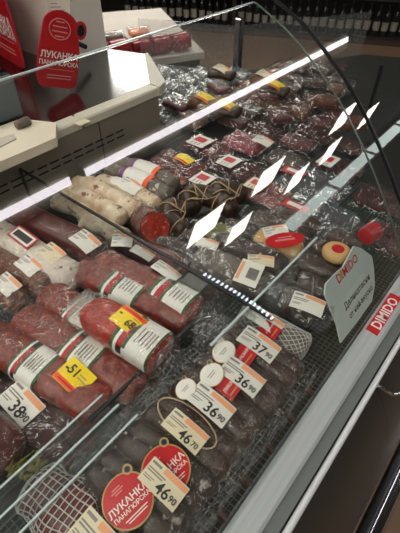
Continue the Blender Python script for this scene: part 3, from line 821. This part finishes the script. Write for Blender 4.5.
# white dusty sausages behind the cross divider
for k, (x, y0, y1, z, lab) in enumerate((
        (.410, .79, .66, .030, 'short white dusted sausage nearest the slotted panel and the cross divider'),
        (.406, .68, .555, .026, 'lowest white dusted sausage tight against the cross divider'),
        (.440, .78, .59, .046, 'long white dusted sausage in front, second from the cross divider'),
        (.474, .79, .575, .052, 'long white dusted sausage lying highest in the white heap'),
        (.505, .80, .60, .032, 'white dusted sausage at the far side of the heap beside the labelled ones'))):
    t = thing('white_sausage', lab, 'sausage', (x, (y0+y1)/2, 0), 'white dusted sausages')
    cs = casing(t, [(x-.012, y0, z), (x+.006, (y0+y1)/2, z+.004), (x+.006, y1, z)], .023, .022, 'whites', None, nz=.24, fq=46, n=32, m=20, seed=k+2, e0=.14, e1=.16)
    MB().tube([(x-.012, y0+.001, z), (x-.014, y0+.012, z+.002)], [.005, .002], m=8).build('end_knot', 'twine', cs)
for k, (x, y0, y1, z, lab) in enumerate((
        (.537, .775, .575, .034, 'pale sausage with paper label and orange edge beside the white heap'),
        (.582, .79, .575, .040, 'pale sausage with purple label band, middle of the three labelled ones'),
        (.628, .80, .60, .036, 'grey tipped pale sausage with purple band, farthest of the three labelled ones'))):
    t = thing('labelled_sausage', lab, 'sausage', (x, (y0+y1)/2, 0), 'pale labelled sausages')
    pts = [(x-.018, y0, z), (x-.002, (y0+y1)/2, z+.006), (x, y1, z)]
    casing(t, pts, .024, .022, 'whites' if k < 1 else 'greysaus', None, nz=.08, fq=40, n=28, m=18, seed=k+12)
    band(t, pts, .0248, .0228, .30, .68, m=20, style='purple' if k else 'plain')
    if k == 0: price_tag(t, V(x, .67, z+.031), num='', w=.05, h=.03, nrm=(-.1, -.1, 1))
# red cut salami and horseshoes
t = thing('cut_salami', 'bright red cut salami face with dark rim beside the white sausages', 'salami', (.475, .50, 0))
rp = [(.488, .585, .036), (.472, .545, .042), (.454, .502, .066)]
cs = casing(t, rp, .034, .034, 'darkred', 'redcut', e0=.3, e1=.02, nz=.06, fq=30, n=24, m=24)
f = path_fn(rp); cc = f(1.0); tt = (f(1)-f(.97)).normalized()
cc, x, y, n = slab_frame(cc+tt*.0012, (1, 0, 0), tt); MB().prism([cc+x*.031*math.cos(k*PI/14)+y*.031*math.sin(k*PI/14) for k in range(28)], n*.001).build('cut_face', 'redcut', cs)
wrap(t, rp, .034, .034, 'wrap', .012, .14, 40, 8)
t = thing('small_salami', 'dark red salami with tilted white ticket before the cut salami', 'salami', (.42, .48, 0))
sp = [(.404, .56, .028), (.416, .48, .03), (.430, .40, .028)]
casing(t, sp, .024, .024, 'darkred', None, nz=.1, fq=40, n=24, m=18); wrap(t, sp, .024, .024, 'wrap', .015, .14, 40, 9)
price_tag(t, at(122, 240, .062), xd=(.6, -.8, 0), num='', w=.042, h=.03, nrm=(-.2, -.2, 1))
price_tag(t, at(142, 252, .058), xd=(.1, -1, 0), num='', w=.05, h=.02, nrm=(-.1, -.1, 1), name='paper_label', lines=False)
for k, (cx, cy, r, rot, lab) in enumerate(((.540, .505, .042, .3, 'dark horseshoe sausage tied with twine right of the cut salami'),
        (.612, .50, .045, -.3, 'dark horseshoe sausage tied with twine, middle of the three'),
        (.672, .455, .047, .1, 'dark horseshoe sausage tied with twine nearest the curved glass'))):
    t = thing('horseshoe_sausage', lab, 'sausage', (cx, cy, 0), 'twine tied dark horseshoe sausages')
    pts = []
    for i in range(11):
        a = PI*(.05+.9*i/10)+rot
        pts.append((cx+r*.72*math.cos(a), cy-.03+(r*1.7)*math.sin(a)*.95, .032+.012*math.sin(PI*i/10)))
    casing(t, pts, .024, .025, 'dark', None, nz=.10, fq=34, n=44, m=18, seed=k+20, e0=.08, e1=.08)
    mb = MB(); f = path_fn(pts)
    for u in (.12, .3, .5, .7, .88):
        p = f(u); tg = (f(u+.01)-f(u-.01)).normalized(); a = tg.cross(V(0, 0, 1)).normalized(); b = a.cross(tg)
        mb.tube([p+(a*math.cos(q*PI/8)+b*math.sin(q*PI/8))*.0265 for q in range(17)], .0013, m=5)
    mb.tube([f(.5)+V(0, 0, .028), V(cx, cy-.01, .058), f(.08)+V(0, 0, .026)], .0013, m=5); mb.tube([V(cx, cy-.01, .058), f(.92)+V(0, 0, .026)], .0013, m=5)
    mb.build('twine', 'twine', t)

# front row of dark sausages -------------------------------------------------
def disc_label(parent, c, r, nrm, red=True, words=True, name='round_label'):
    c, x, y, n = slab_frame(c, (1, -.12, 0), nrm); mb = MB()
    def ring(rr, lift, mi, cx=0, cy=0, d=.0008): mb.prism([c+x*(cx+rr*math.cos(k*PI/16))+y*(cy+rr*math.sin(k*PI/16))+n*lift for k in range(32)], n*d, mi)
    ring(r, 0, 1); ring(r*.94, .0008, 0 if red else 2)
    ring(r*.20, .0010, 1, r*.62, r*.86); ring(r*.12, .0020, 3, r*.62, r*.86)
    q = lambda u, v: c+x*u*r+y*v*r+n*.0018
    if words:
        mb.text('ЛУКАНКА', q(.02, .0), x, y, r*.37, 4); mb.text('ПАНАГЮРСКА', q(.0, -.30), x, y, r*.23, 4)
        for v, l in ((-.56, .5), (-.66, .42)): mb.obox(q(0, v), x*r*l, y*r*.018, n*.0002, 4)
        for v, l in ((.62, .18), (.52, .26), (.42, .16)): mb.obox(q(-.12, v), x*r*l, y*r*.022, n*.0002, 5)
    elif not red:
        for v, l in ((.1, .4), (-.1, .3)): mb.obox(q(0, v), x*r*l, y*r*.03, n*.0002, 6)
    return mb.build(name, ['redlabel', 'gold', 'white', 'navy', 'signwhite', 'signpink', 'greyink'], parent)
def strap_label(parent, c, w, h, nrm):
    c, x, y, n = slab_frame(c, (0, -1, 0), nrm); mb = MB(); mb.obox(c, x*w/2, y*h/2, n*.0006)
    mb.text('ЛУКАНКА', c+n*.0008-x*w*.05+y*h*.14, y*1, -x, h*.22, 1)
    mb.obox(c+n*.0008+x*w*.28, x*w*.03, y*h*.35, n*.0002, 2)
    return mb.build('red_label', ['redlabel', 'signwhite', 'gold'], parent)
front = [(.030, 'nearest dark sausage pair at the bottom edge under the cream ticket', None),
         (.078, 'dark sausage pair with the nearer round red label', 'disc'),
         (.130, 'dark sausage pair with round red label under the 46 ticket', 'disc46'),
         (.183, 'dark horseshoe sausage with the 46 ticket across its top', '46'),
         (.238, 'dark sausage pair with the 36 ticket next to the horseshoe', '36a'),
         (.295, 'dark sausage pair with white round label and the 36 ticket, fifth from the near end', '36b'),
         (.350, 'dark sausage pair with the 37 ticket', '37')]
for k, (x, lab, kind) in enumerate(front):
    t = thing('dark_sausage', lab, 'sausage', (x, .165, .003), 'dark sausages of the front row')
    y0, y1 = (.240, .098) if kind else (.165, .085)
    for s in (-1, 1):
        pts = [(x-.006+s*.010, y0, .030), (x+s*.0125, (y0+y1)/2, .034), (x+.004+s*.012, y1, .029)]
        cs = casing(t, pts, .0198, .026, 'darkmould' if kind in ('disc', 'disc46', None) else 'dark', None, nz=.10, fq=36, n=26, m=16, seed=k*2+s, e0=.14, e1=.2)
    wp = [(x-.006, y0, .032), (x, (y0+y1)/2, .036), (x+.004, y1, .031)]
    wrap(t, wp, .032, .027, 'wrapfine' if k % 2 else 'wrap', .02, .20, 46, k+30, pinch=.35)
    MB().tube([(x+.004, y1-.012, .026), (x+.005, y1-.026, .018)], [.005, .006], m=8).build('end_knot', 'dark', cs)
    nz = .066
    if kind is None: price_tag(t, at(95, 541, .066), num='', style='cream', w=.062, h=.04, nrm=(-.15, -.1, 1))
    if kind == 'disc': disc_label(t, at(128, 500, nz), .031, (-.15, -.1, 1))
    if kind == 'disc46': disc_label(t, at(166, 470, nz), .031, (-.1, -.05, 1)); price_tag(t, at(163, 483, nz+.012), num='46', small='90', style='cream', w=.057, h=.031, nrm=(-.15, -.1, 1))
    if kind == '46':
        price_tag(t, at(185, 430, nz+.006), num='46', small='70', style='cream', w=.060, h=.030, nrm=(-.1, -.1, 1))
        MB().tube([V(x+.021*math.cos(q*PI/12), .178+.05*math.sin(q*PI/12), .060) for q in range(25)], .0012, m=5).build('string', 'twine', t)
    if kind == '36a':
        price_tag(t, at(211, 403, nz+.006), num='36', small='90', w=.064, h=.034, nrm=(-.1, -.1, 1)); disc_label(t, at(186, 389, nz+.002), .016, (-.3, .2, 1), False, False)
    if kind == '36b':
        price_tag(t, at(242, 375, nz+.006), num='36', small='90', w=.064, h=.034, nrm=(-.1, -.1, 1)); disc_label(t, at(212, 375, nz+.002), .019, (-.3, .2, 1), False, False)
        strap_label(t, at(230, 386, nz), .03, .032, (-.3, -.1, 1))
    if kind == '37':
        price_tag(t, at(259, 343, nz+.006), num='37', small='90', w=.064, h=.034, nrm=(-.1, -.1, 1)); disc_label(t, at(224, 352, nz+.002), .019, (-.3, .2, 1), False, False)
        strap_label(t, at(243, 357, nz), .03, .032, (-.3, -.1, 1))
t = thing('netted_sausage', 'grey green netted sausage with red tag at the far end of the front row', 'sausage', (.41, .175, 0))
np_ = [(.402, .245, .03), (.408, .17, .034), (.415, .115, .03)]
casing(t, np_, .026, .024, 'greysaus', None, nz=.1, fq=36, n=26, m=18, seed=77)
mb = MB(); rows = sausage_rows(np_, .0268, .0248, nz=.1, fq=36, n=14, m=18, seed=77)
for j in range(0, 18):
    mb.tube([rows[i][(j+i) % 18] for i in range(15)], .0006, m=4); mb.tube([rows[i][(j-i) % 18] for i in range(15)], .0006, m=4)
mb.build('string_net', 'net', t)
price_tag(t, at(266, 320, .066), num='', w=.058, h=.03, nrm=(-.1, -.1, 1)); strap_label(t, at(270, 330, .062), .03, .024, (-.2, -.1, 1))

# middle zone between the two dividers and the curved glass -----------------
def bagged(name, label, pts, rw, rh, m, film='film', tg=None, extra=None, seed=0, nz=.24, ext=.03, cat='sausage', group=None):
    pts = [Vector(p) for p in pts]; c = sum(pts, V(0, 0, 0))/len(pts); t = thing(name, label, cat, (c.x, c.y, 0), group)
    casing(t, pts, rw, rh, m, None, nz=nz, fq=36, n=24, m=18, seed=seed); wrap(t, pts, rw, rh, film, ext, .28, 48, seed+2)
    for a in (tg or []): price_tag(t, **a)
    if extra: extra(t)
    return t
def barcode(t):
    c, x, y, n = slab_frame(at(249, 273, .070), (.25, -1, 0), (-.2, -.1, 1)); mb = MB(); mb.obox(c, x*.022, y*.026, n*.0006)
    for k in range(9): mb.obox(c+n*.0009-x*.002+x*.0022*k, x*.0007, y*.012, n*.0002, 1)
    mb.obox(c+n*.0009-x*.017, x*.003, y*.02, n*.0002, 2); mb.build('barcode_label', ['white', 'ink', 'palorange'], t)
bagged('bagged_sausage', 'grey sausage in foggy bag with barcode label', [(.46, .40, .034), (.478, .32, .036), (.485, .235, .032)], .033, .028, 'greysaus', 'foggy', None, barcode, 41)
bagged('bagged_sausage', 'grey brown sausage in clear bag with cream ticket behind the barcode one', [(.525, .40, .034), (.54, .31, .038), (.545, .24, .034)], .028, .028, 'darkmould', 'film', [dict(c=at(261, 260, .074), xd=(.5, -.8, 0), num='', style='cream', w=.05, h=.024, nrm=(-.2, -.1, 1))], None, 42)
bagged('cheese_sausage', 'yellowish smoked cheese roll behind the cream ticket', [(.592, .34, .032), (.598, .29, .034), (.604, .24, .032)], .026, .026, 'cheese', 'film', None, None, 43, cat='cheese')
def redoval(t):
    c, x, y, n = slab_frame(at(285, 240, .072), (.75, -.65, 0), (-.25, -.2, 1)); mb = MB()
    mb.prism([c+x*.040*math.cos(k*PI/14)+y*.017*math.sin(k*PI/14) for k in range(28)], n*.001, 0); mb.obox(c+n*.0014, x*.02, y*.002, n*.0002, 1); mb.obox(c+n*.0014+y*.006, x*.014, y*.001, n*.0002, 1)
    mb.build('red_oval_label', ['redlabel', 'signpink'], t)
bagged('bagged_sausage', 'dark sausage with bright red oval label and white ticket', [(.632, .38, .034), (.645, .31, .036), (.652, .24, .034)], .028, .030, 'dark', 'film', [dict(c=at(276, 230, .078), xd=(.75, -.65, 0), num='', w=.05, h=.024, nrm=(-.2, -.1, 1))], redoval, 44)
bagged('bagged_sausage', 'small sausages in yellow green printed bag right of the horseshoe heap', [(.535, .455, .030), (.555, .40, .032), (.565, .36, .030)], .030, .024, 'olive', 'film', [dict(c=at(207, 243, .068), xd=(.3, -.9, 0), num='', w=.045, h=.022, nrm=(-.2, -.1, 1), lines=False)], None, 45)
bagged('dark_sausage', 'dark grey sausage with white and orange ticket left of the plaque', [(.480, .205, .03), (.484, .17, .034), (.49, .142, .03)], .027, .028, 'darkmould', 'foggy', [dict(c=at(308, 303, .070), num='', xd=(.25, -1, 0), w=.056, h=.034, nrm=(-.15, -.1, 1))], None, 46)
bagged('dark_sausage', 'dark sausage behind the one with the orange ticket, left of the plaque', [(.535, .205, .03), (.54, .18, .033), (.545, .148, .03)], .025, .026, 'darkmould', 'film', None, None, 47)
for k, (pts, lab) in enumerate((
        ([(.445, .50, .024), (.455, .46, .03), (.47, .415, .026)], 'small dark sausage piece squeezed between the cut salami and the barcode bag'),
        ([(.50, .46, .022), (.515, .44, .028), (.50, .40, .024)], 'small dark sausage piece before the yellow green printed bag'),
        ([(.59, .42, .022), (.60, .38, .028), (.62, .35, .024)], 'small dark sausage piece between the cheese roll and the horseshoes'),
        ([(.70, .36, .024), (.705, .31, .03), (.71, .25, .024)], 'dark sausage piece beside the red oval labelled one toward the glass'))):
    bagged('sausage_piece', lab, pts, .021, .022, 'dark' if k % 2 else 'darkmould', 'film', None, None, 70+k)
for k, (x, lab) in enumerate(((.592, 'first dark sausage behind the plaque from the orange ticket side'), (.648, 'second dark sausage behind the plaque, under the orange round'), (.706, 'farthest dark sausage behind the plaque'))):
    bagged('dark_sausage', lab, [(x-.01, .23, .03), (x, .19, .033), (x+.004, .15, .03)], .024, .025, 'dark', 'film', None, None, 50+k)
t = thing('round_cheese', 'small orange round cheese with red centre label beside the plaque top', 'cheese', (.640, .178, .058))
c = at(337, 252, .072); mb = MB(); m_ = 24
mb.rings([[c+V(r*math.cos(2*PI*k/m_), r*math.sin(2*PI*k/m_), z) for k in range(m_)] for r, z in ((.02, -.012), (.027, -.008), (.028, .0), (.025, .006), (.018, .008))]); mb.build('rind', 'cheese', t)
MB().prism([c+V(.012*math.cos(k*PI/10), .012*math.sin(k*PI/10), .0082) for k in range(20)], (0, 0, .0008)).build('label', 'redlabel', t)
bagged('red_bag', 'red and white printed sausage bag just behind the plaque top', [(.70, .155, .07), (.735, .145, .07)], .018, .018, 'redlabel', 'film', None, None, 61, cat='sausage', ext=.01)

# packs along the rear and the middle ---------------------------------------
vac('clear pack of pinkish sliced meat next to the pale labelled sausages', (.655, .70, .004), w=.10, l=.17, hgt=.016, m='slicespink', seed=11, ax=(1, .1, 0))
vac('clear pack of red meat with bright yellow ticket in front of the rear', (.745, .70, .004), w=.10, l=.17, hgt=.016, m='slices', seed=12, ax=(1, .1, 0),
    tg=dict(c=at(184, 158, .034), num='', style='yellow', w=.05, h=.034, nrm=(0, -.1, 1)))
vac('pack of dark slices with red and white label before the yellow ticket pack', (.715, .555, .004), w=.11, l=.15, hgt=.016, m='slicesdk', seed=13, lab=(-.1, .18, .055, .05))
vac('pack of speckled slices with pale label, second in the middle row', (.830, .575, .004), w=.11, l=.16, hgt=.016, m='slicesdk', seed=14, lab=(-.1, .05, .055, .05))
vac('pack of red marbled slices behind the middle row, with a pinkish label', (.865, .70, .004), w=.11, l=.15, hgt=.018, m='slices', seed=15, lab=(-.1, .1, .06, .06))
vac('large magenta red meat pack with white ticket in the far middle', (.955, .625, .004), w=.12, l=.15, hgt=.024, kind='lump', m='magenta', seed=16,
    tg=dict(c=at(263, 140, .045), num='', w=.055, h=.035, nrm=(-.1, -.1, 1)))
vac('dark grey slices pack beside the magenta pack toward the glass', (.955, .485, .004), w=.12, l=.13, hgt=.014, kind='lump', m='dark', seed=17)
vac('pack of pale pink sliced meat right of the horseshoe sausages', (.775, .44, .004), w=.11, l=.13, hgt=.018, m='slicespink', film='foggy', seed=18, lab=(-.05, .15, .05, .05), labm=('cream', 'redlabel'))
vac('big clear bag of dark sliced meat with red label, nearest the curved glass', (.765, .285, .004), w=.13, l=.19, hgt=.026, m='slicesdk', film='coolfilm', seed=19, lab=(-.2, .25, .03, .06), labm=('redlabel', 'white'))
vac('big clear bag of dark sliced meat with red label, second from the front', (.89, .36, .004), w=.12, l=.18, hgt=.024, m='slicesdk', film='coolfilm', seed=20, lab=(-.15, .3, .03, .06), labm=('redlabel', 'white'))
vac('clear pack with round pinkish white label near the far glass', (1.0, .35, .004), w=.11, l=.13, hgt=.02, m='slicesdk', film='film', seed=21, lab=(-.1, .2, .06, .045), labm=('white', 'redlabel'))
vac('clear bag of dark meat behind the plaque next to the curved glass', (.80, .135, .004), w=.12, l=.10, hgt=.02, m='slicesdk', film='film', seed=22)
vac('clear bag of dark meat low beside the black seam', (.93, .20, .004), w=.12, l=.12, hgt=.02, m='slicesdk', film='film', seed=23)

# far section: rows of packs --------------------------------------------------
def far_proto(kind):
    c = V(0, 0, 0)
    t = thing('vacuum_pack', 'x', 'meat pack', (0, 0, 0), 'dark packs in the far section')
    if kind == 0: slices(t, c, (1, 0, 0), .07, .10, .02, 'slicesdk', 5); film_sheet(t, c, (1, 0, 0), None, .09, .125, .026, 'film', .006, 2, 10)
    if kind == 1: lump(t, c, (1, 0, 0), .065, .11, .034, 'brownrough', 6); film_sheet(t, c, (1, 0, 0), None, .09, .13, .038, 'film', .006, 3, 10)
    if kind == 2: lump(t, c, (1, 0, 0), .07, .10, .03, 'dark', 7); film_sheet(t, c, (1, 0, 0), None, .09, .125, .034, 'film', .006, 4, 10)
    if kind == 3: lump(t, c, (1, 0, 0), .07, .10, .024, 'darkred', 8); film_sheet(t, c, (1, 0, 0), None, .09, .125, .03, 'film', .006, 5, 10)
    if kind == 4:
        lump(t, c, (1, 0, 0), .07, .10, .022, 'greysaus', 8); film_sheet(t, c, (1, 0, 0), None, .095, .13, .028, 'coolfilm', .008, 6, 12); t['group'] = 'pale glossy packs behind the far end'
    return t
protos = {}
def inside(x, y):
    n = len(DECK); r = False
    for i in range(n):
        (xa, ya), (xb, yb) = DECK[i], DECK[(i+1) % n]
        if (ya > y) != (yb > y) and x < xa+(y-ya)*(xb-xa)/(yb-ya): r = not r
    return r
rnd = random.Random(21)
DESC = {0: 'dark sliced meat pack', 1: 'rough brown sausage pack', 2: 'near black sausage pack', 3: 'dark red meat pack', 4: 'pale grey glossy meat pack'}
ROWN = ['first', 'second', 'third', 'fourth', 'fifth', 'sixth', 'seventh', 'eighth', 'ninth', 'tenth', 'eleventh', 'twelfth', 'thirteenth', 'fourteenth']
taken = [(.655, .70), (.715, .555), (.775, .44), (.765, .285), (.655, .70), (.745, .70), (.83, .575), (.865, .70), (.955, .625), (.955, .485), (.89, .36), (1.0, .35), (.93, .20), (.80, .135)]
TICK = []
for ix in range(14):
    x = .80+.086*ix; iy = 0
    y = .155
    while y < 1.40:
        ok = all(inside(x+a, y+b) for a in (-.05, .05) for b in (-.066, .066)) and min(max(abs(x-a)/.092, abs(y-b)/.118) for a, b in taken) > 1
        if ok and y > .24+(x-.9)*.56:
            kind = 4 if (y > .95) else rnd.choice([0, 1, 1, 2, 3, 2])
            lab = '%s, far section, %s row along the counter, %s from the front' % (DESC[kind], ROWN[ix], ROWN[iy])
            if kind not in protos:
                protos[kind] = far_proto(kind); o = protos[kind]; o.location = V(x, y, .003+ZD); o.rotation_euler = (0, 0, rnd.uniform(-.15, .15)); o['label'] = lab
            else: dup(protos[kind], (x, y, .003), rnd.uniform(-.15, .15)+PI*rnd.randint(0, 1), 1.0, lab)
            iy += 1
        y += .117
# loose packs lying on the far rows
SPOT = [q for q in ((1.02, .80), (1.13, .62), (1.20, .42), (1.24, .74), (1.30, .56), (1.36, .36), (1.42, .66), (1.48, .50), (1.55, .80), (1.60, .62), (1.66, .44), (1.72, .66), (1.10, .30), (1.25, .24), (1.40, .22), (.98, .92), (1.18, .90)) if q[1] > .24+(q[0]-.9)*.56]
for k, (x, y) in enumerate(SPOT):
    kind = rnd.choice([0, 1, 2, 3])
    if kind in protos: dup(protos[kind], (x, y, .034), rnd.uniform(-.9, .9), .92, '%s lying on top of the far rows, %s along the counter' % (DESC[kind], (ROWN+['fifteenth', 'sixteenth', 'seventeenth'])[sorted(SPOT).index((x, y))]))
# left rear corner beyond the ledge: pale packs
for k, (x, y) in enumerate(((.92, .93), (.92, 1.07), (.92, 1.21), (.92, 1.34))):
    lab = 'pale grey glossy meat pack beyond the end of the steel ledge, %s from the front' % ROWN[k]
    if 4 in protos: dup(protos[4], (x, y, .003), .1*k, .95, lab)
# second layer in the far section with yellow tickets
for k, (px, py, st, lab) in enumerate(((275, 88, 'yellow', 'dark pack with yellow ticket nearest the seam in the far section'), (205, 101, 'yellow', 'brown pack with yellow ticket left in the far section'),
        (226, 108, 'yellow', 'dark pack with yellow ticket in the middle of the far section'), (265, 78, 'cream', 'dark pack with cream ticket far back near the corner post'), (222, 72, 'cream', 'pack with yellowish ticket beside the corner post'))):
    p = at(px, py, .065); t = thing('vacuum_pack', lab, 'meat pack', (p.x, p.y, .042))
    casing(t, [(p.x-.02, p.y+.05, .056), (p.x, p.y, .058), (p.x+.01, p.y-.05, .056)], .03, .016, 'brownrough' if k % 2 else 'dark', None, 'meat', ex=2.6, nz=.15, fq=36, n=18, m=14, seed=k)
    price_tag(t, V(p.x, p.y, .079), num='', style='yellow' if st == 'yellow' else 'cream', w=.06, h=.04, nrm=(-.1, -.2, 1))

# ------------------------------------------------------------------ world and view
wd = bpy.data.worlds.new('world'); scene.world = wd; wd.use_nodes = True
wd.node_tree.nodes['Background'].inputs[0].default_value = (.5, .5, .5, 1); wd.node_tree.nodes['Background'].inputs[1].default_value = .1
scene.view_settings.view_transform = 'Standard'; scene.view_settings.look = 'None'
scene.view_settings.exposure = 0.12; scene.view_settings.gamma = 1.0; scene.view_settings.use_curve_mapping = False
scene.cycles.transparent_max_bounces = 32
